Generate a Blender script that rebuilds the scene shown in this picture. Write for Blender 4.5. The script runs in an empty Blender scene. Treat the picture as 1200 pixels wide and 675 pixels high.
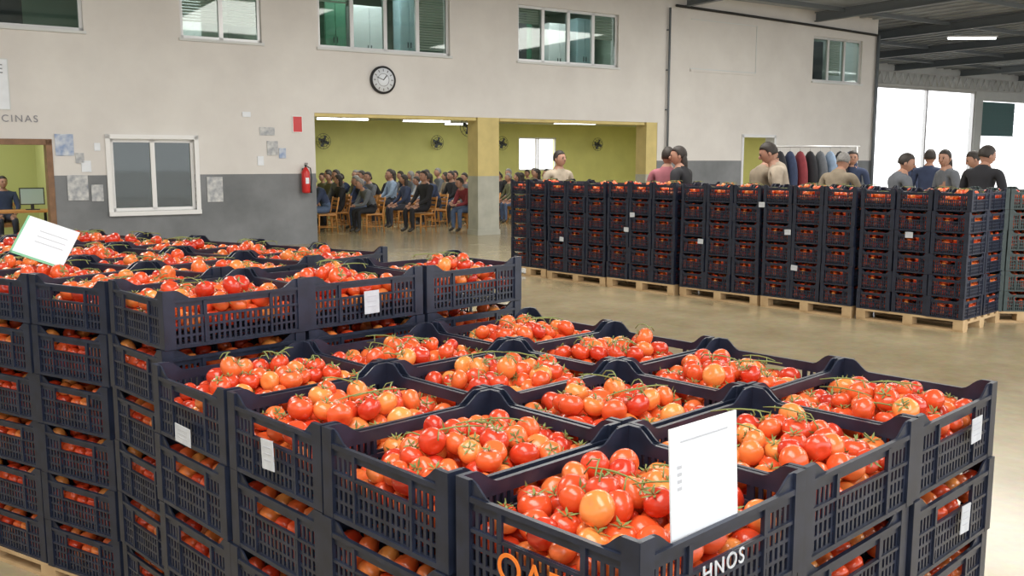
import bpy, bmesh, math, random
import numpy as np
from mathutils import Matrix, Vector, Euler
random.seed(7)
R=random.Random(11)
scene=bpy.context.scene
scene.view_settings.view_transform='Standard'
scene.view_settings.exposure=0.12
scene.view_settings.gamma=1.04
col=scene.collection
E=1.71; PITCH=7.75; F=1100.0

# ------------------------------------------------------------ materials
def mat(name,color,rough=0.5,metal=0.0,noise=0.0,nscale=8.0,emit=None,estr=0.0,bump=0.0,spec=0.5,color2=None):
    m=bpy.data.materials.new(name); m.use_nodes=True
    nt=m.node_tree; b=nt.nodes['Principled BSDF']
    b.inputs['Base Color'].default_value=(*color,1); b.inputs['Roughness'].default_value=rough
    b.inputs['Metallic'].default_value=metal
    b.inputs['Specular IOR Level'].default_value=spec
    if noise>0 or color2 or bump>0:
        tc=nt.nodes.new('ShaderNodeTexCoord'); n=nt.nodes.new('ShaderNodeTexNoise')
        n.inputs['Scale'].default_value=nscale; n.inputs['Detail'].default_value=5
        nt.links.new(tc.outputs['Object'],n.inputs['Vector'])
        if noise>0 or color2:
            r=nt.nodes.new('ShaderNodeValToRGB')
            c2=color2 if color2 else tuple(min(1,c*(1+noise)) for c in color)
            c1=color if color2 else tuple(c*(1-noise) for c in color)
            r.color_ramp.elements[0].color=(*c1,1); r.color_ramp.elements[1].color=(*c2,1)
            r.color_ramp.elements[0].position=0.3; r.color_ramp.elements[1].position=0.7
            nt.links.new(n.outputs['Fac'],r.inputs['Fac']); nt.links.new(r.outputs['Color'],b.inputs['Base Color'])
        if bump>0:
            bp=nt.nodes.new('ShaderNodeBump'); bp.inputs['Strength'].default_value=bump; bp.inputs['Distance'].default_value=0.02
            nt.links.new(n.outputs['Fac'],bp.inputs['Height']); nt.links.new(bp.outputs['Normal'],b.inputs['Normal'])
    if emit:
        b.inputs['Emission Color'].default_value=(*emit,1); b.inputs['Emission Strength'].default_value=estr
    return m

def tomato_mat():
    m=bpy.data.materials.new('tomato_skin'); m.use_nodes=True; nt=m.node_tree; b=nt.nodes['Principled BSDF']
    g=nt.nodes.new('ShaderNodeNewGeometry'); r=nt.nodes.new('ShaderNodeValToRGB')
    e=r.color_ramp.elements
    e[0].position=0; e[0].color=(0.60,0.030,0.012,1); e[1].position=1; e[1].color=(0.93,0.32,0.07,1)
    k=e.new(0.38); k.color=(0.80,0.09,0.022,1)
    k=e.new(0.75); k.color=(0.88,0.17,0.038,1)
    nt.links.new(g.outputs['Random Per Island'],r.inputs['Fac']); nt.links.new(r.outputs['Color'],b.inputs['Base Color'])
    b.inputs['Roughness'].default_value=0.25; b.inputs['Specular IOR Level'].default_value=0.5
    b.inputs['Coat Weight'].default_value=0.35; b.inputs['Coat Roughness'].default_value=0.1
    return m
M={}
M['tomato']=tomato_mat()
M['stem']=mat('vine_green',(0.20,0.25,0.07),0.6)
M['crate']=mat('navy_black_plastic',(0.014,0.019,0.038),0.36,noise=0.3,nscale=20,spec=0.45)
M['crate2']=mat('dark_green_plastic',(0.03,0.05,0.05),0.4,noise=0.25,nscale=20)
M['wood']=mat('pallet_wood',(0.46,0.30,0.15),0.75,color2=(0.62,0.44,0.24),nscale=6)
M['card']=mat('white_card',(0.80,0.84,0.90),0.6,noise=0.05,nscale=5)
M['label']=mat('label_paper',(0.58,0.61,0.66),0.6,noise=0.12,nscale=25)
M['green']=mat('green_card',(0.2,0.5,0.3),0.6)
M['ink']=mat('grey_ink',(0.25,0.25,0.28),0.6)
M['fadedink']=mat('faded_ink',(0.5,0.52,0.58),0.6)
M['orange']=mat('orange_paint',(0.85,0.2,0.02),0.5)
M['white']=mat('white_paint',(0.85,0.85,0.85),0.5)
M['alu']=mat('aluminium',(0.62,0.62,0.62),0.35,metal=0.3)
M['brown']=mat('brown_door_frame',(0.22,0.11,0.05),0.5,noise=0.2)
M['dark']=mat('dark_metal',(0.03,0.03,0.035),0.5)
M['steel']=mat('painted_steel',(0.14,0.16,0.18),0.5,metal=0.1)
M['roof']=mat('roof_sheet',(0.33,0.36,0.40),0.6,noise=0.25,nscale=0.6)
M['yellow']=mat('yellow_green_wall',(0.78,0.76,0.27),0.7,noise=0.06,nscale=1.5)
M['hallceil']=mat('hall_ceiling',(0.62,0.64,0.52),0.8)
M['officeL']=mat('office_wall_pale_green',(0.42,0.50,0.42),0.8,noise=0.15,nscale=0.8)
M['officeY']=mat('office_wall_yellow',(0.55,0.58,0.22),0.8)
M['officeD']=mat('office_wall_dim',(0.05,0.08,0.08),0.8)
M['farwall']=mat('far_wall_plaster',(0.66,0.68,0.68),0.8,noise=0.08,nscale=0.7)
M['teal']=mat('teal_shutter',(0.09,0.19,0.20),0.5)
M['red']=mat('red_enamel',(0.6,0.02,0.02),0.3)
M['lip']=mat('lips',(0.36,0.13,0.10),0.5)
M['tube']=mat('fluorescent_tube',(1,1,1),0.5,emit=(0.95,1,0.98),estr=6)
M['chair']=mat('chair_wood_orange',(0.55,0.24,0.06),0.45,noise=0.2)
M['skin']=mat('skin',(0.42,0.22,0.15),0.55,noise=0.06,nscale=30)
M['hair']=mat('dark_hair',(0.025,0.018,0.015),0.6,noise=0.3,nscale=60)
M['greyhair']=mat('grey_hair',(0.22,0.21,0.20),0.6,noise=0.3,nscale=60)
M['shoe']=mat('shoe_leather',(0.03,0.025,0.02),0.4)
M['eye']=mat('eye_dark',(0.02,0.02,0.02),0.2)
M['black']=mat('black_rubber',(0.015,0.015,0.015),0.6)
M['paper']=mat('poster_paper',(0.72,0.72,0.70),0.6,color2=(0.25,0.27,0.32),nscale=9)
M['paperblue']=mat('poster_blue',(0.75,0.78,0.8),0.6,color2=(0.15,0.25,0.5),nscale=7)
def glass(name,tint,fac,rough=0.03):
    m=bpy.data.materials.new(name); m.use_nodes=True; nt=m.node_tree
    for n in list(nt.nodes):
        if n.type!='OUTPUT_MATERIAL': nt.nodes.remove(n)
    o=[n for n in nt.nodes][0]; mx=nt.nodes.new('ShaderNodeMixShader'); t=nt.nodes.new('ShaderNodeBsdfTransparent'); g=nt.nodes.new('ShaderNodeBsdfGlossy')
    t.inputs['Color'].default_value=(*tint,1); g.inputs['Roughness'].default_value=rough; mx.inputs[0].default_value=fac
    nt.links.new(t.outputs[0],mx.inputs[1]); nt.links.new(g.outputs[0],mx.inputs[2]); nt.links.new(mx.outputs[0],o.inputs[0])
    return m
M['glass']=glass('window_glass',(0.68,0.76,0.74),0.06)

def wall_mat():
    m=bpy.data.materials.new('painted_wall_with_dado'); m.use_nodes=True; nt=m.node_tree; b=nt.nodes['Principled BSDF']
    tc=nt.nodes.new('ShaderNodeTexCoord'); sp=nt.nodes.new('ShaderNodeSeparateXYZ'); nt.links.new(tc.outputs['Object'],sp.inputs[0])
    gx=nt.nodes.new('ShaderNodeMath'); gx.operation='GREATER_THAN'; gx.inputs[1].default_value=5.0; nt.links.new(sp.outputs[0],gx.inputs[0])
    mu=nt.nodes.new('ShaderNodeMath'); mu.operation='MULTIPLY_ADD'; mu.inputs[1].default_value=0.26; mu.inputs[2].default_value=1.44; nt.links.new(gx.outputs[0],mu.inputs[0])
    lt=nt.nodes.new('ShaderNodeMath'); lt.operation='LESS_THAN'; nt.links.new(sp.outputs[2],lt.inputs[0]); nt.links.new(mu.outputs[0],lt.inputs[1])
    n=nt.nodes.new('ShaderNodeTexNoise'); n.inputs['Scale'].default_value=0.8; n.inputs['Detail'].default_value=9; n.inputs['Roughness'].default_value=.6; nt.links.new(tc.outputs['Object'],n.inputs['Vector'])
    def ramp(a,c):
        r=nt.nodes.new('ShaderNodeValToRGB'); r.color_ramp.elements[0].position=.32; r.color_ramp.elements[1].position=.65
        r.color_ramp.elements[0].color=(*a,1); r.color_ramp.elements[1].color=(*c,1); nt.links.new(n.outputs['Fac'],r.inputs['Fac']); return r
    up=ramp((0.665,0.635,0.61),(0.755,0.73,0.70)); dn=ramp((0.14,0.15,0.16),(0.235,0.245,0.26))
    mx=nt.nodes.new('ShaderNodeMix'); mx.data_type='RGBA'
    nt.links.new(lt.outputs[0],mx.inputs[0]); nt.links.new(up.outputs[0],mx.inputs[6]); nt.links.new(dn.outputs[0],mx.inputs[7])
    nt.links.new(mx.outputs[2],b.inputs['Base Color']); b.inputs['Roughness'].default_value=0.7
    return m
M['wall']=wall_mat()
def floor_mat():
    m=bpy.data.materials.new('worn_concrete_floor'); m.use_nodes=True; nt=m.node_tree; b=nt.nodes['Principled BSDF']
    tc=nt.nodes.new('ShaderNodeTexCoord')
    n=nt.nodes.new('ShaderNodeTexNoise'); n.inputs['Scale'].default_value=0.8; n.inputs['Detail'].default_value=10; n.inputs['Roughness'].default_value=.7
    n2=nt.nodes.new('ShaderNodeTexNoise'); n2.inputs['Scale'].default_value=14; n2.inputs['Detail'].default_value=4
    for k in (n,n2): nt.links.new(tc.outputs['Object'],k.inputs['Vector'])
    r=nt.nodes.new('ShaderNodeValToRGB'); r.color_ramp.elements[0].position=.33; r.color_ramp.elements[1].position=.68
    r.color_ramp.elements[0].color=(0.33,0.26,0.15,1); r.color_ramp.elements[1].color=(0.52,0.44,0.28,1)
    nt.links.new(n.outputs['Fac'],r.inputs['Fac'])
    mx=nt.nodes.new('ShaderNodeMix'); mx.data_type='RGBA'; mx.blend_type='MULTIPLY'; mx.inputs[0].default_value=0.3
    nt.links.new(r.outputs[0],mx.inputs[6]); nt.links.new(n2.outputs['Color'],mx.inputs[7]); nt.links.new(mx.outputs[2],b.inputs['Base Color'])
    b.inputs['Roughness'].default_value=0.2; b.inputs['Specular IOR Level'].default_value=0.6
    return m
M['floor']=floor_mat()

# ------------------------------------------------------------ mesh builder
class MB:
    def __init__(s): s.v=[]; s.f=[]; s.m=[]; s.sm=[]; s.mats=[]
    def mi(s,k):
        m=M[k] if isinstance(k,str) else k
        if m not in s.mats: s.mats.append(m)
        return s.mats.index(m)
    def add(s,vs,fs,k,smooth=False,T=None):
        o=len(s.v)
        for p in vs:
            s.v.append(tuple(T@Vector(p)) if T is not None else tuple(p))
        i=s.mi(k)
        for f in fs: s.f.append([a+o for a in f]); s.m.append(i); s.sm.append(smooth)
    def box(s,c,d,k,T=None,rz=0):
        x,y,z=[a/2 for a in d]
        vs=[(-x,-y,-z),(x,-y,-z),(x,y,-z),(-x,y,-z),(-x,-y,z),(x,-y,z),(x,y,z),(-x,y,z)]
        m=Matrix.Translation(c)@Matrix.Rotation(rz,4,'Z')
        if T is not None: m=T@m
        s.add(vs,[(0,3,2,1),(4,5,6,7),(0,1,5,4),(1,2,6,5),(2,3,7,6),(3,0,4,7)],k,False,m)
    def bx(s,x0,x1,y0,y1,z0,z1,k,T=None): s.box(((x0+x1)/2,(y0+y1)/2,(z0+z1)/2),(x1-x0,y1-y0,z1-z0),k,T)
    def tube(s,pts,rs,k,n=10,cap=True,T=None):
        pts=[Vector(p) for p in pts]
        if not hasattr(rs,'__len__'): rs=[rs]*len(pts)
        vs=[];fs=[]
        for i,p in enumerate(pts):
            d=(pts[min(i+1,len(pts)-1)]-pts[max(i-1,0)]).normalized()
            a=d.orthogonal().normalized() if i==0 else (a-d*a.dot(d)).normalized()
            b=d.cross(a)
            for j in range(n):
                t=2*math.pi*j/n; vs.append(p+(a*math.cos(t)+b*math.sin(t))*rs[i])
        for i in range(len(pts)-1):
            for j in range(n):
                fs.append((i*n+j,i*n+(j+1)%n,(i+1)*n+(j+1)%n,(i+1)*n+j))
        if cap: fs.append(tuple(range(n))[::-1]); fs.append(tuple((len(pts)-1)*n+j for j in range(n)))
        s.add(vs,fs,k,True,T)
    def sphere(s,c,r,k,nu=16,nv=10,T=None,fn=None):
        vs=[];fs=[]
        for i in range(nv+1):
            th=math.pi*i/nv
            for j in range(nu):
                ph=2*math.pi*j/nu
                p=Vector((math.sin(th)*math.cos(ph),math.sin(th)*math.sin(ph),math.cos(th)))
                if fn: p=fn(p)
                vs.append((c[0]+p[0]*r[0],c[1]+p[1]*r[1],c[2]+p[2]*r[2]))
        for i in range(nv):
            for j in range(nu): fs.append((i*nu+j,(i+1)*nu+j,(i+1)*nu+(j+1)%nu,i*nu+(j+1)%nu))
        s.add(vs,fs,k,True,T)
    def panel(s,xs,zs,hole,th,k,T=None,zf=None):
        nx=len(xs)-1; nz=len(zs)-1
        z=lambda i,j: zf(xs[i],zs[j]) if zf else zs[j]
        S=lambda i,j: 0<=i<nx and 0<=j<nz and not hole(i,j)
        vs=[];fs=[]
        def q(a,b,c,d):
            o=len(vs); vs.extend([a,b,c,d]); fs.append((o,o+1,o+2,o+3))
        for i in range(nx):
            for j in range(nz):
                if not S(i,j): continue
                p=[(xs[i],z(i,j)),(xs[i+1],z(i+1,j)),(xs[i+1],z(i+1,j+1)),(xs[i],z(i,j+1))]
                q(*[(a,0,b) for a,b in p]); q(*[(a,th,b) for a,b in p[::-1]])
                for (di,dj,a,b) in ((0,-1,0,1),(1,0,1,2),(0,1,2,3),(-1,0,3,0)):
                    if not S(i+di,j+dj):
                        A=p[a];B=p[b]; q((A[0],0,A[1]),(A[0],th,A[1]),(B[0],th,B[1]),(B[0],0,B[1]))
        s.add(vs,fs,k,False,T)
    def mesh(s,name):
        me=bpy.data.meshes.new(name); me.from_pydata(s.v,[],s.f)
        for m in s.mats: me.materials.append(m)
        me.polygons.foreach_set('material_index',s.m); me.polygons.foreach_set('use_smooth',s.sm); me.update()
        return me
    def obj(s,name,mw=None,parent=None):
        return mkobj(name,s.mesh(name),mw,parent)
def mkobj(name,me,mw=None,parent=None):
    o=bpy.data.objects.new(name,me); col.objects.link(o)
    if parent: o.parent=parent
    if mw is not None: o.matrix_local=mw
    return o
def empty(name,mw=None):
    o=bpy.data.objects.new(name,None); col.objects.link(o); o.empty_display_size=0.2
    if mw is not None: o.matrix_world=mw
    return o
def T_(x,y,z,rz=0,rx=0,ry=0): return Matrix.Translation((x,y,z))@Euler((rx,ry,rz)).to_matrix().to_4x4()

# ------------------------------------------------------------ crate + tomatoes
LH=0.222
def crate_mesh(W,D,k,name,zs_=1.0):
    mb=MB(); H=LH-0.002; ins=0.009; th=0.005
    for side in range(4):
        L=(W if side%2==0 else D)-2*ins; dep=(D if side%2==0 else W)/2-ins
        ns=int(round((L-0.07)/0.0205)); pit=(L-0.07)/ns
        xs=[-L/2]
        x=-L/2+0.035
        for i in range(ns):
            xs.append(x); xs.append(x+pit*0.54); x+=pit
        xs.append(L/2-0.035); xs.append(L/2)
        kinds=['e']+['s','b']*ns+['e']
        zs=[0,0.016,0.042,0.050,0.076,0.084,0.110,0.120,0.156,0.186,H]
        def zf(xx,zz,L=L):
            if zz<H-1e-6: return zz
            t=abs(xx)/(L/2); u=min(1,max(0,(t-0.62)/0.24)); return 0.1861+(H-0.1861)*u*u*(3-2*u)
        def hole(i,j,xs=xs,kinds=kinds,L=L):
            t=abs((xs[i]+xs[i+1])/2)/(L/2)
            if j==9: return t<0.62
            if kinds[i]=='e': return False
            if j in (1,3,5): return kinds[i]=='s'
            if j==7: return (t<0.46) or (kinds[i]=='s' and t<0.85)
            return False
        T=Matrix.Rotation(side*math.pi/2,4,'Z')@Matrix.Translation((0,-dep,0))
        mb.panel(xs,zs,hole,th,k,T,zf)
        mb.bx(-L/2,L/2,-0.006,0.0,0.174,0.186,k,T)
        mb.bx(-L/2,L/2,-0.004,0.0,0.111,0.119,k,T)
        mb.bx(-L/2,L/2,-0.006,0.0,0.0,0.012,k,T)
        for sx in (-1,1):
            mb.bx(sx*L/2-0.034 if sx>0 else -L/2-0.006, L/2+0.006 if sx>0 else -L/2+0.034,-0.007,0.0,0.0,H,k,T)
            c=sx*L*0.235; mb.bx(c-0.006,c+0.006,-0.006,0,0.118,0.176,k,T)
            c=sx*L*0.235; mb.bx(c-0.004,c+0.004,-0.006,0,0.01,0.112,k,T)
    for i in range(9):
        x=-W/2+0.03+(W-0.06)*i/8; mb.bx(x-0.008,x+0.008,-D/2+0.012,D/2-0.012,0.002,0.008,k)
    for i in range(8):
        y=-D/2+0.03+(D-0.06)*i/7; mb.bx(-W/2+0.012,W/2-0.012,y-0.008,y+0.008,0.0,0.006,k)
    if zs_!=1: mb.v=[(a,b,c*zs_) for a,b,c in mb.v]
    return mb.mesh(name)

def tomato_tmpl(nu,nv):
    vs=[];fs=[]
    for i in range(nv+1):
        th=math.pi*i/nv
        for j in range(nu):
            ph=2*math.pi*j/nu
            r=1+0.035*math.cos(5*ph)*math.sin(th)**2*(0.5+0.5*math.cos(th))
            z=math.cos(th)*0.84-0.20*math.exp(-(th/0.38)**2)+0.05*math.exp(-((math.pi-th)/0.3)**2)
            vs.append((r*math.sin(th)*math.cos(ph),r*math.sin(th)*math.sin(ph),z))
    for i in range(nv):
        for j in range(nu): fs.append((i*nu+j,(i+1)*nu+j,(i+1)*nu+(j+1)%nu,i*nu+(j+1)%nu))
    return np.array(vs),fs
TH=tomato_tmpl(20,12); TL=tomato_tmpl(12,7)
def calyx(mb,T,r,rr):
    for k in range(5):
        a=k*2*math.pi/5+rr.uniform(-.2,.2); L=r*rr.uniform(0.55,0.9); w=r*0.10
        c,s=math.cos(a),math.sin(a)
        zs=[0.64*r,0.80*r,0.86*r+rr.uniform(0,.15)*r]
        pts=[(0,0,zs[0]),(c*L*.5-s*w,s*L*.5+c*w,zs[1]),(c*L*.5+s*w,s*L*.5-c*w,zs[1]),(c*L,s*L,zs[2])]
        mb.add(pts,[(0,2,3,1)],'stem',True,T)
    h=r*rr.uniform(0.2,0.5)
    mb.tube([(0,0,.6*r),(rr.uniform(-.1,.1)*r,0,.66*r+h*.6),(rr.uniform(-.5,.5)*r,rr.uniform(-.5,.5)*r,.66*r+h)],[r*.045,r*.045,r*.055],'stem',6,T=T)
def pile(seed,W,D,n,name,heap=True,hs=1.0,stems=5,zf=0.06):
    rng=np.random.RandomState(seed); rr=random.Random(seed)
    hw=W/2-0.017; hd=D/2-0.017
    if heap:
        r=rng.uniform(0.0275,0.0375,n)
        cx,cy=rng.uniform(-.03,.03,2)
        p=np.stack([rng.uniform(-hw+.05,hw-.05,n),rng.uniform(-hd+.05,hd-.05,n),rng.uniform(zf+.03,0.36,n)],1)
        for it in range(250):
            p[:,2]-=0.0035 if it<205 else 0.0015
            hi=(p[:,2]>0.15)
            p[hi,0]-=(p[hi,0]-cx)*.008; p[hi,1]-=(p[hi,1]-cy)*.008
            for q in range(3):
                d=p[:,None,:]-p[None,:,:]; L=np.sqrt((d**2).sum(2))+1e-9; mn=(r[:,None]+r[None,:])*0.95
                np.fill_diagonal(L,9); ov=np.clip(mn-L,0,None)
                p+=((d/L[:,:,None])*ov[:,:,None]*0.45).sum(1)
                p[:,0]=np.clip(p[:,0],-hw+r,hw-r); p[:,1]=np.clip(p[:,1],-hd+r,hd-r); p[:,2]=np.maximum(p[:,2],zf+r*.85)
    else:
        P=[]
        for lev in (0.045,0.105,0.158):
            lev*=hs
            nx=int((2*hw)//0.068); ny=int((2*hd)//0.068)
            for i in range(nx):
                x=-hw+.036+(2*hw-.072)*i/(nx-1)
                for y in (-hd+.035,hd-.035):
                    if rng.rand()<.9: P.append((x+rng.uniform(-.008,.008),y,lev+rng.uniform(-.008,.008)))
            for i in range(1,ny-1):
                y=-hd+.036+(2*hd-.072)*i/(ny-1)
                for x in (-hw+.035,hw-.035):
                    if rng.rand()<.9: P.append((x,y+rng.uniform(-.008,.008),lev+rng.uniform(-.008,.008)))
        p=np.array(P); n=len(p); r=rng.uniform(0.028,0.034,n)
        p[:,0]=np.clip(p[:,0],-hw+r,hw-r); p[:,1]=np.clip(p[:,1],-hd+r,hd-r)
    mb=MB(); tv,tf=(TH if heap else TL)
    ti=mb.mi('tomato')
    top=np.sort(p[:,2])[int(n*0.45)]
    for i in range(n):
        tilt=rr.uniform(0,1.2) if rr.random()<0.6 else rr.uniform(1.2,2.9)
        az=rr.uniform(0,6.28)
        Rm=(Matrix.Rotation(az,3,'Z')@Matrix.Rotation(tilt,3,'X')@Matrix.Rotation(rr.uniform(0,6.28),3,'Z'))
        A=np.array(Rm); vs=(tv*r[i])@A.T+p[i]
        o=len(mb.v); mb.v.extend(map(tuple,vs.tolist()))
        mb.f.extend([[a+o for a in f] for f in tf]); mb.m.extend([ti]*len(tf)); mb.sm.extend([True]*len(tf))
        if heap and p[i,2]>top and tilt<1.4 and rr.random()<.85:
            calyx(mb,Matrix.Translation(p[i])@Rm.to_4x4(),r[i],rr)
    if heap:
        for k in range(stems):
            a=rr.uniform(0,6.28); L=rr.uniform(.04,.08); cx=rr.uniform(-hw+.12,hw-.12); cy=rr.uniform(-hd+.12,hd-.12)
            dd=np.hypot(p[:,0]-cx,p[:,1]-cy); z=(p[:,2]+r)[dd<.05]; z0=(z.max() if len(z) else .18)
            pts=[(cx+math.cos(a)*L*t,cy+math.sin(a)*L*t,z0+0.001+0.008*(1-t*t)) for t in (-1,-.5,0,.5,1)]
            mb.tube(pts,[.0014,.002,.0022,.002,.0012],'stem',6)
            for t in (-.5,.5):
                b=a+rr.choice((-1,1))*1.1; x=cx+math.cos(a)*L*t; y=cy+math.sin(a)*L*t
                mb.tube([(x,y,z0+.008),(x+math.cos(b)*.018,y+math.sin(b)*.018,z0+.006),(x+math.cos(b)*.03,y+math.sin(b)*.03,z0-.01)],[.0014,.0016,.002],'stem',5)
    return mb.mesh(name)

def pallet_mesh(L,D,h):
    mb=MB(); t=min(.022,h*.2)
    for i in range(6):
        y=-D/2+0.05+(D-0.1)*i/5; mb.box((0,y,h-t/2),(L,0.1,t),'wood')
    xs=(-L/2+.05,0,L/2-.05) if L>.7 else (-L/2+.05,L/2-.05)
    for x in xs: mb.box((x,0,h-1.5*t),(0.1,D,t),'wood')
    for x in xs:
        for y in (-D/2+.06,0,D/2-.06): mb.box((x,y,(h-2*t+t)/2),(0.1,0.12,h-3*t),'wood')
    for y in (-D/2+.06,0,D/2-.06): mb.box((0,y,t/2),(L,0.1,t),'wood')
    return mb.mesh('pallet')

class Kind:
    def __init__(s,W,D,key,nh,seed,n,lh=LH,stems=5,zf=.06):
        s.W=W;s.D=D;s.lh=lh
        s.crate=crate_mesh(W-0.006,D-0.006,key,'plastic_crate',lh/LH)
        s.heaps=[pile(seed+i,W-.006,D-.006,n+int(R.uniform(-8,6)),'tomato_heap',stems=stems,zf=zf) for i in range(nh)]
        s.inner=pile(seed+50,W-.006,D-.006,0,'tomato_fill',False,lh/LH)
KLOW=Kind(0.485,0.56,'crate',7,100,138,zf=.055)
KTAL=Kind(0.475,0.56,'crate',5,200,110,0.2,zf=.05)
KROW=Kind(0.38,0.48,'crate',3,300,72,0.216,zf=.055)
KGRN=Kind(0.40,0.50,'crate2',1,400,74,0.216,zf=.055)
def stack(K,ox,oy,ang,nu,nv,layers,base,x0=0.0,jit=0.006):
    mw=T_(ox,oy,0,ang)@T_(x0-nu*K.W/2,nv*K.D/2,0)
    e=empty('pallet_of_tomato_crates',mw)
    mkobj('wooden_pallet',pallet_mesh(nu*K.W-0.01,nv*K.D-0.01,base),None,e)
    for i in range(nu):
        for j in range(nv):
            cx=-nu*K.W/2+K.W*(i+.5); cy=-nv*K.D/2+K.D*(j+.5)
            for l in range(layers):
                jx=R.uniform(-jit,jit); jy=R.uniform(-jit,jit); ja=R.uniform(-1,1)*jit*1.5
                m=T_(cx+jx,cy+jy,base+l*K.lh,ja)
                mkobj('crate',K.crate,m,e)
                rot=Matrix.Rotation(math.pi*R.choice((0,1)),4,'Z')
                mkobj('tomatoes',R.choice(K.heaps) if l==layers-1 else K.inner,m@rot,e)
    return e
AL=math.atan2(-.72,.694)
FX,FY=0.208,1.49
stack(KLOW,FX,FY,AL,2,3,4,0.19,0.0)
stack(KLOW,FX,FY,AL,2,3,4,0.19,-.975)
AT=math.atan2(-.719,.695)
GX,GY=-1.16,3.06
stack(KTAL,GX,GY,AT,1,3,6,0.08)
A2=math.radians(-31)
G2X,G2Y=GX-.695*.485,GY+.719*.485
for i in range(3):
    stack(KTAL,G2X,G2Y,A2,2,3,6,0.07,-i*.96)
AR=math.atan2(-.738,.675)
RX,RY=4.49,9.22
for i in range(5):
    stack(KROW,RX+R.uniform(-.03,.03),RY+R.uniform(-.03,.03),AR+R.uniform(-.008,.008),3,2,6,R.choice((.125,.135,.15)),-i*1.185,jit=.008)
stack(KROW,RX,RY,AR,2,2,6,0.135,-5*1.185,jit=.008)
stack(KGRN,6.0,9.75,math.radians(-6),3,2,6,0.12,0.0,jit=.005)

# tags, cards, letters
def tag(K,ox,oy,ang,side,pos,z,w,h,name='crate_label'):
    mb=MB(); mb.box((0,0,0),(w,0.002,h),'label')
    for q in range(3): mb.box((0,-0.0012,h*(0.25-0.22*q)),(w*0.6,0.001,h*0.04),'fadedink')
    base=T_(ox,oy,0,ang)
    if side=='u': m=base@T_(pos,-0.010,z,0,0,R.uniform(-.08,.08))
    else: m=base@T_(0.010,pos,z,math.pi/2,0,R.uniform(-.08,.08))
    return mb.obj(name,m)
tag(KLOW,FX,FY,AL,'u',-1.20,0.955,0.06,0.08)
tag(KLOW,FX,FY,AL,'u',-1.70,0.90,0.10,0.055)
tag(KLOW,FX,FY,AL,'v',1.48,0.975,0.07,0.07)
tag(KLOW,FX,FY,AL,'v',1.44,0.73,0.06,0.08)
tag(KTAL,GX,GY,AT,'v',0.84,1.16,0.07,0.09)
tag(KTAL,G2X,G2Y,A2,'u',-.82,1.12,0.05,0.055)
for (p,z) in ((-.6,.95),(-1.9,.5),(-2.35,1.2),(-3.2,.72),(-4.3,1.0),(-4.4,.8),(-2.0,.9),(-5.6,.6)):
    tag(KROW,RX,RY-.03,AR,'u',p,z,0.08,0.06)
mb=MB(); mb.box((0,0,0.1),(0.20,0.003,0.205),'card')
for q in range(4): mb.box((-0.075,-0.002,0.13-q*0.013),(0.012,0.001,0.006),'fadedink')
mb.box((0,-.002,0.175),(0.14,0.001,0.003),'fadedink')
mb.obj('price_card',T_(0.356,1.654,1.04,math.radians(42),math.radians(-3),0))
mb=MB(); mb.box((0,0,0.1),(0.22,0.003,0.18),'card'); mb.box((0,-.0005,0.015),(0.222,0.004,0.010),'green'); mb.box((-.108,-.0005,0.1),(0.008,0.004,0.18),'green')
for q in range(3): mb.box((0.02,-0.002,0.14-q*0.025),(0.12,0.001,0.004),'fadedink')
mb.obj('price_card',T_(-2.02,3.95,1.28,math.radians(5),math.radians(-28),math.radians(20)))
def text(name,body,size,m,k,ext=0.001,space=1.0):
    c=bpy.data.curves.new(name,'FONT'); c.body=body; c.size=size; c.extrude=ext; c.space_character=space
    c.align_x='CENTER'; c.align_y='CENTER'; c.materials.append(M[k]); o=bpy.data.objects.new(name,c); col.objects.link(o)
    o.matrix_world=m@Matrix.Rotation(math.pi/2,4,'X')
    return o
b0=T_(FX,FY,0,AL)
text('painted_letters','OAD',0.085,b0@T_(-.235,-0.008,0.935),'orange',space=1.1)
text('painted_letters','HNOS',0.045,b0@T_(0.008,0.25,0.965,math.pi/2),'label',space=1.2)

# ------------------------------------------------------------ room shell
WA=math.atan2(.545,.839)
MW=T_(-0.55,21.7,0,WA)
def cells(x0,x1,z0,z1,holes):
    xs=sorted({x0,x1,*[h[0] for h in holes],*[h[1] for h in holes]}); zs=sorted({z0,z1,*[h[2] for h in holes],*[h[3] for h in holes]})
    def hole(i,j):
        x=(xs[i]+xs[i+1])/2; z=(zs[j]+zs[j+1])/2
        return any(h[0]<x<h[1] and h[2]<z<h[3] for h in holes)
    return xs,zs,hole
CEIL=5.95
S0,S1=3.98,5.25
wins=[(-11.2,-8.41,2),(-6.73,-5.19,2),(-4.02,-.97,4),(.82,3.79,4),(11.0,13.2,3)]
holes=[(a,b,S0,S1) for a,b,_ in wins]+[(-10.4,-9.06,0,2.02),(-8.08,-6.58,.77,2.1),(-4.15,5.12,0,2.67),(8.25,9.52,0,2.37)]
mb=MB(); xs,zs,hf=cells(-16,13.9,0,CEIL,holes); mb.panel(xs,zs,hf,0.3,'wall'); mb.obj('wall_back',MW)
mb=MB(); mb.bx(-17,44,-27,14,-0.2,0,'floor'); mb.obj('floor',MW)
M['ground']=mat('outside_ground',(0.75,0.73,0.70),0.9,noise=.1)
mb=MB(); mb.bx(-120,160,-160,140,-0.4,-0.22,'ground'); mb.obj('ground_outside',MW)
mb=MB(); mb.bx(-16.3,42.3,-26,0.3,CEIL,CEIL+0.15,'roof'); mb.bx(13.6,42.3,0.3,8.3,CEIL,CEIL+0.15,'roof')
x=13.0
while x<42: 
    mb.bx(x,x+0.12,-26,8.0 if x>13.9 else 0,CEIL-0.04,CEIL,'roof'); x+=0.6
mb.obj('ceiling',MW)
mb=MB()
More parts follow.
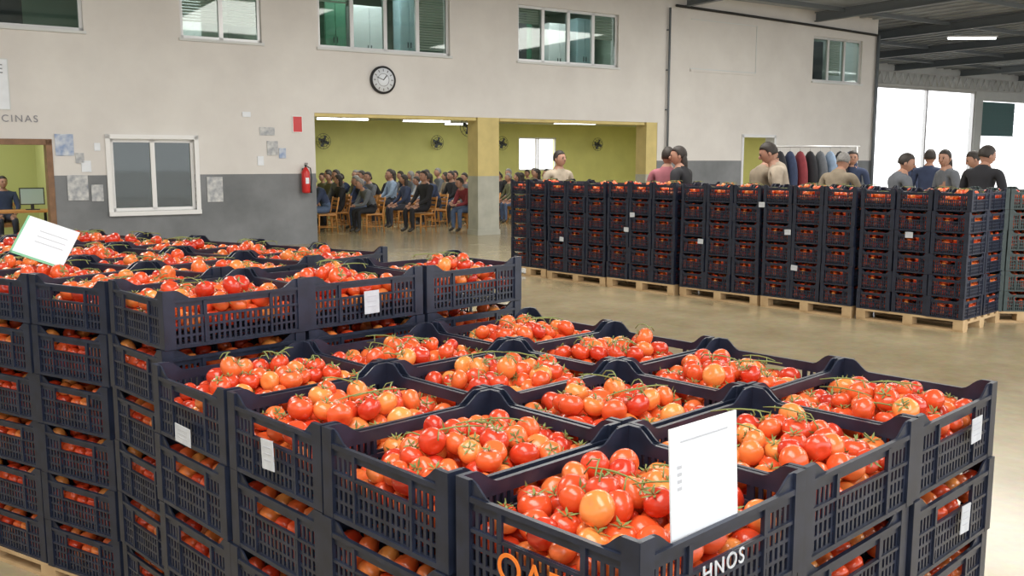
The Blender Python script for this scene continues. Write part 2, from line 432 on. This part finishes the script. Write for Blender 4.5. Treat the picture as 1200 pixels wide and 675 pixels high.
for s in (-12,-6,0,6,11,16,21,26,31,36,41):
    y1=7.9 if s>14 else -0.05
    mb.bx(s-.07,s+.07,-26,y1,CEIL-.32,CEIL-.29,'steel'); mb.bx(s-.012,s+.012,-26,y1,CEIL-.29,CEIL-.06,'steel'); mb.bx(s-.07,s+.07,-26,y1,CEIL-.08,CEIL-.05,'steel')
for y in (-24,-20,-16,-12,-8,-4,-1,3,6):
    mb.bx(-16 if y<0 else 14.2,42,y-.03,y+.03,CEIL-.16,CEIL-.045,'steel')
mb.obj('roof_beams',MW)
mb=MB(); mb.bx(-16.3,-16,-26,0.3,0,CEIL,'wall'); mb.obj('wall_left',MW)
fh=[(24.6,32.6,0,5.0),(33.2,41.0,0,4.6)]
mb=MB(); xs,zs,hf=cells(13.9,42,0,CEIL,fh); mb.panel(xs,zs,hf,0.3,'farwall',T_(0,8,0)); mb.obj('wall_far',MW)
mb=MB(); mb.bx(42,42.3,-26,8.3,0,CEIL,'farwall'); mb.obj('wall_right',MW)
mb=MB(); mb.bx(13.6,13.9,0.3,8.3,0,CEIL,'farwall'); mb.obj('wall_return',MW)
mb=MB()
for a in (24.6,28.7,32.5): mb.bx(a,a+.1,8.05,8.2,0,5.0,'alu')
mb.bx(24.6,32.6,8.05,8.2,4.9,5.0,'alu')
mb.obj('door_1',MW)
mb=MB(); mb.bx(33.25,36.2,8.1,8.2,2.9,4.55,'teal')
for i in range(8): mb.bx(33.25,36.2,8.07,8.1,2.9+i*.2,2.94+i*.2,'teal')
mb.obj('roller_shutter',MW)
mb=MB()
for i in range(54):
    s=14.2+i*.5; mb.tube([(s,7.85,CEIL-.9),(s+.25,7.85,CEIL-.35)],.025,'alu',5); mb.tube([(s+.25,7.85,CEIL-.35),(s+.5,7.85,CEIL-.9)],.025,'alu',5)
mb.bx(14.2,41.3,7.82,7.88,CEIL-.93,CEIL-.87,'alu'); mb.bx(14.2,41.3,7.82,7.88,CEIL-.38,CEIL-.32,'alu'); mb.obj('lattice_girder',MW)
HC=2.95
mb=MB(); xs,zs,hf=cells(-4.6,16,0,HC,[(6.78,8.38,1.35,2.5)]); mb.panel(xs,zs,hf,0.2,'yellow',T_(0,9,0)); mb.obj('wall_hall_back',MW)
mb=MB(); mb.bx(-4.6,-4.4,0.3,9,0,HC,'yellow'); mb.obj('wall_hall_left',MW)
mb=MB(); mb.bx(13.4,13.6,0.3,9,0,HC,'yellow'); mb.obj('wall_hall_right',MW)
mb=MB(); mb.bx(-4.6,13.6,0.3,9.2,HC,HC+.15,'hallceil'); mb.obj('ceiling_hall',MW)
mb=MB()
for a,b in ((6.78,7.55),(7.61,8.38)):
    mb.bx(a,a+.04,9.02,9.08,1.35,2.5,'white'); mb.bx(b-.04,b,9.02,9.08,1.35,2.5,'white')
mb.bx(6.78,8.38,9.02,9.08,1.35,1.4,'white'); mb.bx(6.78,8.38,9.02,9.08,2.45,2.5,'white'); mb.obj('window_6',MW)
M['pillarlow']=mat('pillar_grey',(0.42,0.42,0.36),0.7,noise=.15,nscale=3)
M['pillar']=mat('pillar_yellow',(0.62,0.50,0.20),0.7,noise=.1,nscale=3)
def pillar(s0,s1,y0,y1,name='pillar'):
    mb=MB(); mb.bx(s0,s1,y0,y1,0,1.35,'pillarlow'); mb.bx(s0,s1,y0,y1,1.35,2.67,'pillar')
    mb.bx(s0-.02,s1+.02,y0-.02,y1+.02,0,.12,'pillarlow'); mb.obj(name,MW)
pillar(-.27,.30,0.0,.45); pillar(4.75,5.11,0.0,.4)
mb=MB(); mb.bx(-4.14,-.3,0.02,.28,2.6,2.668,'pillar'); mb.bx(.33,4.7,0.02,.28,2.6,2.668,'pillar'); mb.obj('trim_1',MW)
def fixture(s,y,z,L,ry=0,name='fluorescent_lamp'):
    mb=MB(); mb.box((0,0,0.05),(L,0.12,0.05),'white'); mb.tube([(-L/2+.03,-.03,0),(L/2-.03,-.03,0)],.022,'tube',8); mb.tube([(-L/2+.03,.03,0),(L/2-.03,.03,0)],.022,'tube',8)
    for x in (-L/2+.02,L/2-.02): mb.box((x,0,0.01),(0.03,0.1,0.06),'white')
    mb.obj(name,MW@T_(s,y,z,ry))
for (s,y) in ((-2.6,1.4),(-.9,3.4),(1.6,6.0),(-1.0,6.0),(2.4,2.2),(0.9,2.6),(5.6,2.4),(6.2,5.0),(9.5,4.0),(3.8,7.5)):
    fixture(s,y,HC-.12,1.5,math.radians(-8))
fixture(22,-1.5,CEIL-.4,2.4); fixture(24,-9,CEIL-.4,2.4); fixture(34,-3,CEIL-.4,2.4)
x,y=(1125-600)/F*31.6,31.6
mb=MB(); mb.box((0,0,0.05),(1.6,0.14,0.05),'white'); mb.tube([(-.77,0,0),(.77,0,0)],.03,'tube',8)
for sx in (-.6,.6): mb.tube([(sx,0,.07),(sx,0,.22)],.008,'steel',5)
mb.obj('fluorescent_lamp',T_(x,y,CEIL-.28,-.03))
def fan(s,y,z,ang):
    mb=MB()
    mb.tube([(0,.25,0),(0,.12,.0),(0,0.05,.03)],.025,'white',8); mb.tube([(0,.08,.03),(0,-.05,.03)],[.05,.06],'dark',12)
    for rr_ in (.08,.16,.23):
        mb.tube([(math.cos(t)*rr_,-.08 if rr_<.2 else -.04,.03+math.sin(t)*rr_) for t in np.linspace(0,2*math.pi,25)],.006,'dark',5,False)
    for k in range(12):
        t=k*math.pi/6; mb.tube([(0,-.1,.03),(math.cos(t)*.15,-.09,.03+math.sin(t)*.15),(math.cos(t)*.23,-.04,.03+math.sin(t)*.23)],.004,'dark',4)
    for k in range(4):
        t=k*math.pi/2+.4; T=T_(0,-.06,.03)@Matrix.Rotation(t,4,'Y')@Matrix.Rotation(.4,4,'X')
        mb.box((.1,0,0),(.16,.004,.09),'steel',T)
    mb.obj('wall_fan',MW@T_(s,y,z,ang))
for s in (-.5,3.4,5.9,10): fan(s,8.72,2.25,0)
fan(-.05,.75,2.45,-.3)

# offices behind windows
mb=MB()
mb.bx(-16,13.6,4.2,4.3,3.1,CEIL,'officeL'); mb.bx(-16,13.6,.3,4.2,3.12,3.3,'officeL'); mb.bx(-16,13.6,.3,4.3,5.8,CEIL,'hallceil')
for s in (-7.6,-4.6,-.3,4.6,9.5): mb.bx(s,s+.1,.3,4.2,3.3,5.8,'officeL')
mb.obj('wall_office_upper',MW)
mb=MB()
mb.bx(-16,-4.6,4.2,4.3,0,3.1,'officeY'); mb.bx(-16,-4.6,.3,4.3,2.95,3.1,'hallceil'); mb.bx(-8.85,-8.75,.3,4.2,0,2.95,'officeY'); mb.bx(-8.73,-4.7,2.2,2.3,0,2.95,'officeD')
mb.obj('wall_office_lower',MW)
def cabinet(s,y,z,w,d,h,k,name='office_cabinet'):
    mb=MB(); mb.bx(-w/2,w/2,-d/2,d/2,0,h,k)
    mb.bx(-w/2+.02,-.01,-d/2-.015,-d/2,.04,h-.04,k); mb.bx(.01,w/2-.02,-d/2-.015,-d/2,.04,h-.04,k)
    mb.box((-.04,-d/2-.025,h*.5),(.015,.02,.12),'dark'); mb.box((.04,-d/2-.025,h*.5),(.015,.02,.12),'dark')
    mb.obj(name,MW@T_(s,y,z))
M['greencab']=mat('green_cabinet',(0.10,0.30,0.18),0.5); M['paleblue']=mat('pale_blue',(0.45,0.6,0.65),0.6)
for a in ((-3.1,1.5,.5,'greencab'),(-2.2,1.7,.8,'white'),(-1.3,1.5,.45,'paleblue'),(3.0,1.6,.6,'white'),(1.9,1.8,.5,'dark'),(2.5,2.6,.7,'greencab'),(3.9,1.7,.5,'paleblue'),(1.2,1.5,.4,'white'),(-6.2,2.2,.8,'white'),(12.6,1.5,.9,'dark'),(11.5,1.5,.5,'greencab'),(-9.6,2.2,.9,'dark')):
    cabinet(a[0],a[1],3.3,a[2],.35,2.05 if a[3]!='white' else 1.85,a[3])
M['blind']=mat('roller_blind',(0.72,0.68,0.60),0.8)
def window(n,a,b,z0,z1,panes,fk='alu',blind=()):
    mb=MB(); y0,y1=0.06,0.14; w=.06
    mb.bx(a,b,y0,y1,z0,z0+w,fk); mb.bx(a,b,y0,y1,z1-w,z1,fk); mb.bx(a,a+w,y0,y1,z0,z1,fk); mb.bx(b-w,b,y0,y1,z0,z1,fk)
    for i in range(1,panes):
        x=a+(b-a)*i/panes; mb.bx(x-.04,x+.04,y0,y1,z0,z1,fk)
    mb.bx(a+w,b-w,.095,.101,z0+w,z1-w,'glass')
    mb.bx(a-.04,b+.04,-.05,.06,z0-.05,z0,'farwall')
    for (p,h) in blind:
        x0=a+(b-a)*p/panes+.05; x1=a+(b-a)*(p+1)/panes-.05
        zz=z1-w
        while zz>z1-h:
            mb.box(((x0+x1)/2,.2,zz-.03),(x1-x0,.03,.035),'blind'); zz-=.055
    mb.obj('window_%d'%n,MW)
bl={0:(),1:((0,.9),(1,.9)),2:((3,1.15),(0,.3)),3:((0,.35),(3,.6)),4:((1,1.0),)}
for i,(a,b,p) in enumerate(wins): window(i+1,a,b,S0,S1,p,'alu',bl[i])
window(7,-8.08,-6.58,.77,2.1,2,'white')
mb=MB()
for (a,b,c,d) in ((-8.16,-8.08,.69,2.18),(-6.58,-6.50,.69,2.18)): mb.bx(a,b,-.03,.05,c,d,'white')
mb.bx(-8.16,-6.5,-.03,.05,2.1,2.18,'white'); mb.bx(-8.16,-6.5,-.06,.05,.69,.77,'white'); mb.obj('trim_2',MW)
mb=MB(); mb.bx(-9.14,-9.04,-.03,.31,0,2.06,'brown'); mb.bx(-10.44,-10.34,-.03,.31,0,2.06,'brown'); mb.bx(-10.44,-9.04,-.03,.31,1.98,2.08,'brown'); mb.obj('door_2',MW)
mb=MB(); mb.bx(8.2,8.28,-.02,.31,0,2.4,'alu'); mb.bx(9.49,9.57,-.02,.31,0,2.4,'alu'); mb.bx(8.2,9.57,-.02,.31,2.34,2.42,'alu'); mb.obj('door_3',MW)
mb=MB()
a,b,c,d=6.2,8.65,4.07,5.35
mb.bx(a,b,-.015,0,c,c+.03,'farwall'); mb.bx(a,b,-.03,0,c-.06,c,'wall'); mb.bx(b-.02,b,-.02,0,c,d,'farwall'); mb.bx(a,b,-.015,0,d-.02,d,'farwall'); mb.obj('trim_3',MW)
mb=MB(); mb.tube([(5.4,-.08,1.4),(5.4,-.08,5.55)],.03,'steel',8)
for z in (2,3,4,5): mb.box((5.4,-.04,z),(.1,.06,.03),'steel')
mb.obj('downpipe',MW)
mb=MB(); mb.tube([(5.6,-.08,5.62),(8,-.08,5.58),(11,-.08,5.52),(13.8,-.08,5.45)],.035,'black',8); mb.tube([(13.84,-.08,5.45),(13.84,-.08,0)],.05,'steel',8); mb.obj('cable_conduit',MW)
mb=MB(); mb.tube([(0,0,0),(0,-.05,0)],[.29,.29],'dark',40); mb.tube([(0,-.045,0),(0,-.055,0)],[.245,.245],'card',40)
for k in range(12):
    t=k*math.pi/6; mb.box((0,-.058,.2),(.02,.004,.05),'ink',Matrix.Rotation(t,4,'Y'))
mb.tube([(math.cos(t)*.13,-.056,math.sin(t)*.13) for t in np.linspace(0,2*math.pi,25)],.006,'ink',4,False)
mb.box((0,-.06,.06),(.02,.004,.13),'dark',Matrix.Rotation(.7,4,'Y')); mb.box((0,-.06,.08),(.014,.004,.17),'dark',Matrix.Rotation(-1.2,4,'Y')); mb.obj('wall_clock',MW@T_(-2.62,-.01,3.39))
mb=MB(); mb.tube([(0,-.13,0),(0,-.13,.03),(0,-.13,.42),(0,-.13,.48),(0,-.13,.52)],[.07,.085,.085,.05,.025],'red',20)
mb.tube([(0,-.13,.52),(0,-.13,.57)],.02,'dark',8); mb.box((.0,-.16,.57),(.03,.12,.02),'dark'); mb.box((0,-.17,.6),(.03,.12,.015),'dark')
mb.tube([(.02,-.13,.54),(.1,-.14,.5),(.12,-.14,.3),(.1,-.14,.1)],.012,'black',6); mb.tube([(.1,-.14,.12),(.1,-.14,0)],[.014,.025],'black',8)
mb.box((0,-.025,.25),(.06,.045,.5),'dark'); mb.box((0,-.2165,.25),(.07,.003,.12),'card'); mb.obj('fire_extinguisher',MW@T_(-4.42,0,1.05))
def sign(name,s,z,w,h,k,frame=None):
    mb=MB(); mb.box((0,-.01,0),(w,.015,h),k)
    if frame:
        for sx in (-1,1): mb.box((sx*w/2,-.014,0),(.015,.02,h),frame); mb.box((0,-.014,sx*h/2),(w,.02,.015),frame)
    mb.obj(name,MW@T_(s,0,z))
sign('fire_sign',-4.52,2.43,.2,.32,'red','white')
for (s,z,w,h,k) in ((-8.84,1.98,.3,.38,'paperblue'),(-8.66,1.22,.34,.45,'paper'),(-8.34,1.12,.2,.3,'paper'),(-6.22,1.15,.3,.48,'paper'),(-5.15,2.28,.3,.16,'paper'),(-5.05,1.95,.22,.28,'paper'),(-4.85,1.85,.14,.2,'paperblue'),(-8.5,1.6,.16,.2,'card'),(-8.3,1.95,.1,.14,'card'),(-8.6,1.75,.14,.18,'paper'),(-5.3,1.7,.12,.18,'card'),(-5.55,2.6,.16,.1,'card')):
    sign('poster',s,z,w,h,k)
sign('wall_sign',-10.15,3.0,1.0,.85,'card','farwall')
text('wall_lettering','E',.22,MW@T_(-9.78,-.03,3.25),'ink')
text('wall_lettering','OFICINAS',.17,MW@T_(-9.68,-.01,2.42),'ink',.003,1.25)
mb=MB(); mb.bx(-.5,.5,-.35,.35,.71,.75,'chair')
for sx in (-.45,.45):
    for sy in (-.3,.3): mb.box((sx,sy,.355),(.05,.05,.71),'dark')
mb.bx(-.02,.42,-.02,.02,.85,1.18,'dark'); mb.bx(0,.4,-.025,-.02,.87,1.16,'paleblue'); mb.box((.2,.02,.8),(.06,.04,.1),'dark'); mb.box((.2,.02,.758),(.24,.16,.015),'dark')
mb.obj('office_desk',MW@T_(-9.4,2.0,0))

# ------------------------------------------------------------ people
def person_mesh(name,J,bones,head,hands,longhair=False,yaw=0):
    bm=bmesh.new(); lay=bm.verts.layers.skin.verify(); vd={}
    for k,(p,r) in J.items():
        v=bm.verts.new(p); v[lay].radius=r; vd[k]=v; v[lay].use_root=(k=='pelvis')
    for a,b,l in bones: bm.edges.new((vd[a],vd[b]))
    segs=[(Vector(J[a][0]),Vector(J[b][0]),l) for a,b,l in bones]
    for (pp,dr,nr,sd) in hands:
        pp=Vector(pp);dr=Vector(dr).normalized();nr=Vector(nr).normalized(); dn=dr.cross(nr).normalized()*-1
        for k,(off,L) in enumerate(((-.027,.072),(-.009,.08),(.009,.076),(.026,.06))):
            a=pp+nr*off*1.0+dr*.015
            ps=[a,a+dr*L*.5+dn*.004,a+dr*L*.9+dn*.022]
            prev=None
            for i,q in enumerate(ps):
                v=bm.verts.new(q); v[lay].radius=((.010,.009,.007)[i],)*2
                if i==0: v[lay].use_root=True
                if prev: bm.edges.new((prev,v))
                prev=v
            segs.append((ps[0],ps[2],0))
        a=pp-nr*.03*sd-dr*.02; ps=[a,a-nr*.022*sd+dr*.03,a-nr*.026*sd+dr*.055]; prev=None
        for i,q in enumerate(ps):
            v=bm.verts.new(q); v[lay].radius=((.011,.010,.008)[i],)*2
            if i==0: v[lay].use_root=True
            if prev: bm.edges.new((prev,v))
            prev=v
        segs.append((ps[0],ps[2],0))
    me=bpy.data.meshes.new('tmp'); bm.to_mesh(me); bm.free()
    o=bpy.data.objects.new('tmp',me); col.objects.link(o)
    sk=o.modifiers.new('Skin','SKIN'); sk.use_smooth_shade=True
    sb=o.modifiers.new('Sub','SUBSURF'); sb.levels=2; sb.render_levels=2
    dg=bpy.context.evaluated_depsgraph_get(); dg.update()
    ev=bpy.data.meshes.new_from_object(o.evaluated_get(dg)); 
    mb=MB(); 
    for k in ('skin','shirt_blue','trousers_dark','hair','shoe','eye'): mb.mi(k)
    mb.v=[tuple(v.co) for v in ev.vertices]
    for p in ev.polygons:
        c=p.center; best=9;lab=1
        for a,b,l in segs:
            ab=b-a; t=max(0,min(1,(c-a).dot(ab)/max(ab.length_squared,1e-9))); dd=(c-(a+ab*t)).length
            if dd<best: best=dd;lab=l
        mb.f.append(list(p.vertices)); mb.m.append(lab); mb.sm.append(True)
    bpy.data.objects.remove(o); bpy.data.meshes.remove(me); bpy.data.meshes.remove(ev)
    T=Matrix.Translation(head[0])@Euler((head[1],0,yaw)).to_matrix().to_4x4()
    def hf(p):
        q=Vector(p)
        if q.z<-.2: q.x*=1-.28*(-q.z-.2); 
        if q.z<-.3 and q.y>0: q.y*=.75
        return q
    mb.sphere((0,0,0),(.080,.100,.122),'skin',20,14,T,hf)
    mb.sphere((0,-.103,-.012),(.014,.02,.024),'skin',8,6,T)
    for sx in (-1,1):
        mb.sphere((sx*.081,.008,-.008),(.012,.02,.032),'skin',8,6,T)
        mb.sphere((sx*.030,-.092,.012),(.012,.008,.008),'eye',8,6,T)
        mb.sphere((sx*.030,-.092,.032),(.018,.008,.004),'hair',8,5,T)
    mb.sphere((0,-.086,-.058),(.024,.012,.007),'lip',8,5,T)
    def hr(p):
        q=Vector(p)
        if q.y<-.25 and q.z<.5: q.y=-.25-(.35*max(0,q.z)) 
        if q.z<-.45: q.z=-.45
        return q
    mb.sphere((0,.014,.022),(.090,.110,.118),'hair',18,12,T,hr)
    if longhair: mb.sphere((0,.065,-.09),(.088,.055,.17),'hair',14,10,T)
    return mb.mesh(name)
def clothes(n,c): M[n]=mat(n,c,.85,noise=.15,nscale=12)
clothes('shirt_blue',(.12,.2,.38)); clothes('trousers_dark',(.035,.04,.06))
cols={'cloth_grey':(.12,.13,.15),'cloth_black':(.015,.015,.02),'cloth_beige':(.42,.35,.27),'cloth_tan':(.26,.21,.15),'cloth_red':(.22,.03,.04),'cloth_white':(.5,.5,.52),'cloth_navy':(.03,.045,.10),'cloth_lightblue':(.25,.34,.48),'cloth_olive':(.12,.12,.06),'cloth_jean':(.08,.12,.22),'cloth_pink':(.36,.12,.15)}
for k,c in cols.items(): clothes(k,c)
def skel(base,arms):
    J=dict(base)
    for s,n in ((1,'L'),(-1,'R')):
        for k,(p,r) in arms[n].items(): J[k+n]=((p[0]*s,p[1],p[2]),r)
    B=[('pelvis','belly',2),('belly','chest',1),('chest','upper',1),('upper','neck',1),('neck','skull',0)]
    for n in 'LR':
        B+=[('upper','sho'+n,1),('sho'+n,'elb'+n,1),('elb'+n,'wri'+n,1),('wri'+n,'palm'+n,0),('pelvis','hip'+n,2),('hip'+n,'knee'+n,2),('knee'+n,'ank'+n,2),('ank'+n,'toe'+n,4)]
    return J,B
def stand(name,armsL,armsR,longhair=False,yaw=0,stride=0,tilt=0,lean=0):
    L=lean
    base={'pelvis':((0,0,.94),(.16,.12)),'belly':((0,-.2*L,1.08),(.155,.11)),'chest':((0,.01-.5*L,1.24),(.17,.12)),'upper':((0,.01-.8*L,1.40-.1*L),(.15,.10)),'neck':((0,-L,1.50-.15*L),(.072,.072)),'skull':((0,-.015-1.2*L,1.57-.2*L),(.052,.055))}
    legs=lambda f:{'hip':((.10,0,.88),(.09,.09)),'knee':((.11,-.02-f,.49),(.06,.06)),'ank':((.115,.03-f*.4,.10),(.042,.042)),'toe':((.13,-.12-f*.4,.045),(.04,.035))}
    sh=lambda a:{k:((p[0],p[1]-.8*L,p[2]-.1*L),r) for k,(p,r) in a.items()}
    A={'L':{**sh(armsL),**legs(stride)},'R':{**sh(armsR),**legs(-stride)}}
    J,B=skel(base,A); hs=[]
    for s,n in ((1,'L'),(-1,'R')):
        w=Vector(J['wri'+n][0]); p=Vector(J['palm'+n][0]); d=(p-w).normalized(); ac=Vector((0,1,0)) if abs(d.y)<.7 else Vector((0,0,1)); ac=(ac-d*ac.dot(d)).normalized()
        hs.append((p,d,ac,1))
    return person_mesh(name,J,B,((0,-.03-1.3*L,1.645-.25*L),tilt),hs,longhair,yaw)
dn={'sho':((.20,.01,1.425),(.075,.07)),'elb':((.265,.04,1.13),(.052,.052)),'wri':((.26,-.04,.88),(.034,.034)),'palm':((.26,-.06,.81),(.035,.02))}
fold={'sho':((.20,.0,1.425),(.075,.07)),'elb':((.27,-.03,1.15),(.052,.052)),'wri':((.06,-.23,1.18),(.034,.034)),'palm':((-.02,-.22,1.2),(.035,.02))}
reach={'sho':((.20,-.02,1.42),(.075,.07)),'elb':((.25,-.16,1.18),(.052,.052)),'wri':((.18,-.38,1.22),(.034,.034)),'palm':((.17,-.45,1.2),(.02,.035))}
ST=[stand('standing_person',dn,dn,False,.3),stand('standing_person',fold,fold,False,-.5,.04,.3,.1),stand('standing_person',dn,reach,False,.2,.08,.4,.16),stand('standing_person',dn,fold,True,.6,0,.1,.04)]
def seated(name,lean,yaw=0,longhair=False):
    if not lean:
        base={'pelvis':((0,.08,.56),(.16,.12)),'belly':((0,.1,.70),(.16,.12)),'chest':((0,.11,.86),(.17,.12)),'upper':((0,.10,1.01),(.15,.10)),'neck':((0,.08,1.11),(.07,.07)),'skull':((0,.06,1.18),(.052,.052))}
        arm={'sho':((.195,.09,1.035),(.075,.07)),'elb':((.25,-.02,.76),(.052,.052)),'wri':((.16,-.22,.645),(.034,.034)),'palm':((.14,-.29,.625),(.035,.02))}; hd=((0,.04,1.265),0)
    else:
        base={'pelvis':((0,.08,.56),(.16,.12)),'belly':((0,.05,.69),(.16,.12)),'chest':((0,-.04,.83),(.17,.12)),'upper':((0,-.12,.96),(.15,.10)),'neck':((0,-.19,1.04),(.07,.07)),'skull':((0,-.23,1.10),(.052,.052))}
        arm={'sho':((.195,-.12,.99),(.075,.07)),'elb':((.21,-.25,.70),(.052,.052)),'wri':((.08,-.42,.66),(.034,.034)),'palm':((.03,-.46,.66),(.03,.02))}; hd=((0,-.27,1.185),.1)
    leg={'hip':((.10,.03,.55),(.095,.095)),'knee':((.13,-.38,.53),(.068,.068)),'ank':((.13,-.36,.10),(.046,.046)),'toe':((.14,-.50,.045),(.04,.035))}
    A={'L':{**arm,**leg},'R':{**arm,**leg}}; J,B=skel(base,A); hs=[]
    for n in 'LR':
        w=Vector(J['wri'+n][0]); p=Vector(J['palm'+n][0]); d=(p-w).normalized(); ac=Vector((1,0,0)); ac=(ac-d*ac.dot(d)).normalized()
        hs.append((p,d,ac,1 if n=='L' else -1))
    return person_mesh(name,J,B,hd,hs,longhair,yaw)
SE=[seated('seated_person',False,.2),seated('seated_person',True,-.1),seated('seated_person',False,-.5,True)]
def put(me,name,x,y,ang,shirt,trou='trousers_dark',hair='hair',sc=1.0):
    o=mkobj(name,me,T_(x,y,0,ang)@Matrix.Scale(sc,4))
    for i,s in enumerate(o.material_slots):
        b=me.materials[i].name
        k={'shirt_blue':shirt,'trousers_dark':trou,'dark_hair':hair}.get(b)
        if k: s.link='OBJECT'; s.material=M[k]
    return o
def pxy(px,d): return ((px-600)/F*(d*.991+.0),d)
for px,d,v,ang,sh,hr,sc,tr in ((655,15.4,0,.5,'cloth_beige','hair',1.05,'cloth_jean'),(782,13.7,0,2.6,'cloth_pink','hair',1.07,'trousers_dark'),(801,13.4,3,-2.2,'cloth_black','hair',1.08,'cloth_black'),
    (889,13.0,1,1.9,'cloth_tan','hair',1.09,'trousers_dark'),(924,12.6,2,-1.9,'cloth_beige','hair',1.12,'cloth_jean'),(978,13.6,2,2.3,'cloth_tan','greyhair',1.05,'trousers_dark'),
    (1000,17.5,0,-.6,'cloth_navy','hair',1.06,'cloth_jean'),(1049,13.0,1,1.6,'cloth_grey','hair',1.03,'cloth_navy'),(1089,16.5,0,2.4,'cloth_navy','hair',1.07,'trousers_dark'),
    (1113,14.6,3,-1.5,'cloth_grey','hair',1.06,'cloth_jean'),(1149,12.9,1,2.2,'cloth_black','hair',1.09,'trousers_dark'),(1161,15.2,2,-1.9,'cloth_navy','hair',1.07,'cloth_black'),(1066,24,0,2.0,'cloth_navy','hair',1.05,'cloth_black')):
    x,y=pxy(px,d); put(ST[v],'standing_person',x,y,ang,sh,tr,hr,sc)
def chair_mesh():
    mb=MB()
    for sx in (-.2,.2):
        mb.tube([(sx,-.2,0),(sx,-.19,.43)],.017,'chair',8); mb.tube([(sx,.26,0),(sx,.22,.45),(sx,.30,.85)],.017,'chair',8)
    mb.box((0,0.01,.44),(.44,.44,.03),'chair')
    for z in (.60,.70,.80): mb.box((0,.235+(z-.45)*.19,z),(.40,.018,.06),'chair')
    for sx in (-.2,.2): mb.tube([(sx,-.2,.15),(sx,.25,.15)],.01,'chair',6)
    mb.box((0,-.19,.40),(.4,.02,.05),'chair'); mb.box((0,.215,.40),(.4,.02,.05),'chair')
    return mb.mesh('wooden_chair')
CH=chair_mesh()
FACE=math.atan2(-.839,.545)
seats=[(-2.0,2.1,1,'cloth_grey','greyhair'),(-.9,1.55,0,'cloth_black','hair'),(.08,1.05,1,'cloth_red','hair'),(-3.0,2.5,1,'cloth_navy','greyhair')]
for y in (3.1,3.8,4.5,5.2,5.9,6.6,7.3):
    s=-3.4+(y-3)*.35
    for i in range(10):
        if R.random()<.9: seats.append((s+i*.88+R.uniform(-.14,.14),y+R.uniform(-.1,.1),R.choice((0,0,1,2)),R.choice(['cloth_grey','cloth_black','cloth_lightblue','cloth_white','cloth_navy','cloth_navy','cloth_tan','cloth_grey','cloth_olive','cloth_black']),R.choice(('hair','hair','greyhair'))))
for (s,y,v,sh,hr) in seats:
    w=MW@Vector((s,y,0)); a=FACE+R.uniform(-.3,.3)
    mkobj('wooden_chair',CH,T_(w.x,w.y,0,a)); put(SE[v],'seated_person',w.x,w.y,a,sh,R.choice(('trousers_dark','cloth_jean','cloth_black')),hr,R.uniform(.96,1.06))
w=MW@Vector((-9.6,3.0,0)); mkobj('wooden_chair',CH,T_(w.x,w.y,0,.6)); put(SE[0],'seated_person',w.x,w.y,.6,'cloth_navy')
mb=MB(); 
for sx in (-.75,.75):
    mb.tube([(sx,0,0.03),(sx,0,1.75)],.02,'alu',8); mb.box((sx,0,.03),(.05,.5,.05),'dark')
mb.tube([(-.8,0,1.75),(.8,0,1.75)],.018,'alu',8)
for i,k in enumerate(('cloth_black','cloth_navy','cloth_red','cloth_black','cloth_grey','cloth_lightblue','cloth_black','cloth_navy')):
    x=-.63+i*.18
    mb.sphere((x,0,1.20),(.10,.24,.48),k,10,10); mb.tube([(x,0,1.66),(x,0,1.72),(x,.02,1.76)],.006,'alu',5)
x,y=pxy(955,17.5); mb.obj('coat_rack',T_(x,y,0,.2)@Matrix.Scale(1.12,4))

# ------------------------------------------------------------ lights
def area(name,m,sx,sy,power,c=(1,1,1)):
    l=bpy.data.lights.new(name,'AREA'); l.shape='RECTANGLE'; l.size=sx; l.size_y=sy; l.energy=power; l.color=c
    o=bpy.data.objects.new(name,l); col.objects.link(o); o.matrix_world=m; return o
for s in (-12,-3,6): 
    for y in (-19,-8): area('overhead_fill',MW@T_(s,y,CEIL-.35),3,6,410 if s<0 else 500,(1,.97,.90))  # area lamps added out of view below the solid roof, standing in for skylights
for s in (18,30): area('overhead_fill',MW@T_(s,-12,CEIL-.35),3,6,480,(1,.98,.94))  # further added fill lamps over the right bay; the roof has no openings
area('hall_light',MW@T_(1,4.5,HC-.2),7,5,140,(1,1,.92)); area('hall_light',MW@T_(9,4.5,HC-.2),6,5,100,(1,1,.92))
area('office_light',MW@T_(-10.5,2,2.9),2,2,40); 
for s,pw in ((-10,10),(-6,40),(-2.5,35),(2.2,40),(7,10),(12,30)): area('office_light',MW@T_(s,1.0,5.78),1.6,.5,pw)
w=bpy.data.worlds.new('sky'); scene.world=w; w.use_nodes=True; bg=w.node_tree.nodes['Background']; bg.inputs[0].default_value=(.95,.97,1,1); bg.inputs[1].default_value=2.4
cd=bpy.data.cameras.new('camera'); cd.lens=F*36/1200; cd.sensor_width=36; cd.clip_start=.05; cd.clip_end=400
co=bpy.data.objects.new('camera',cd); col.objects.link(co); co.location=(0,0,E); co.rotation_euler=(math.radians(90-PITCH),0,0); scene.camera=co
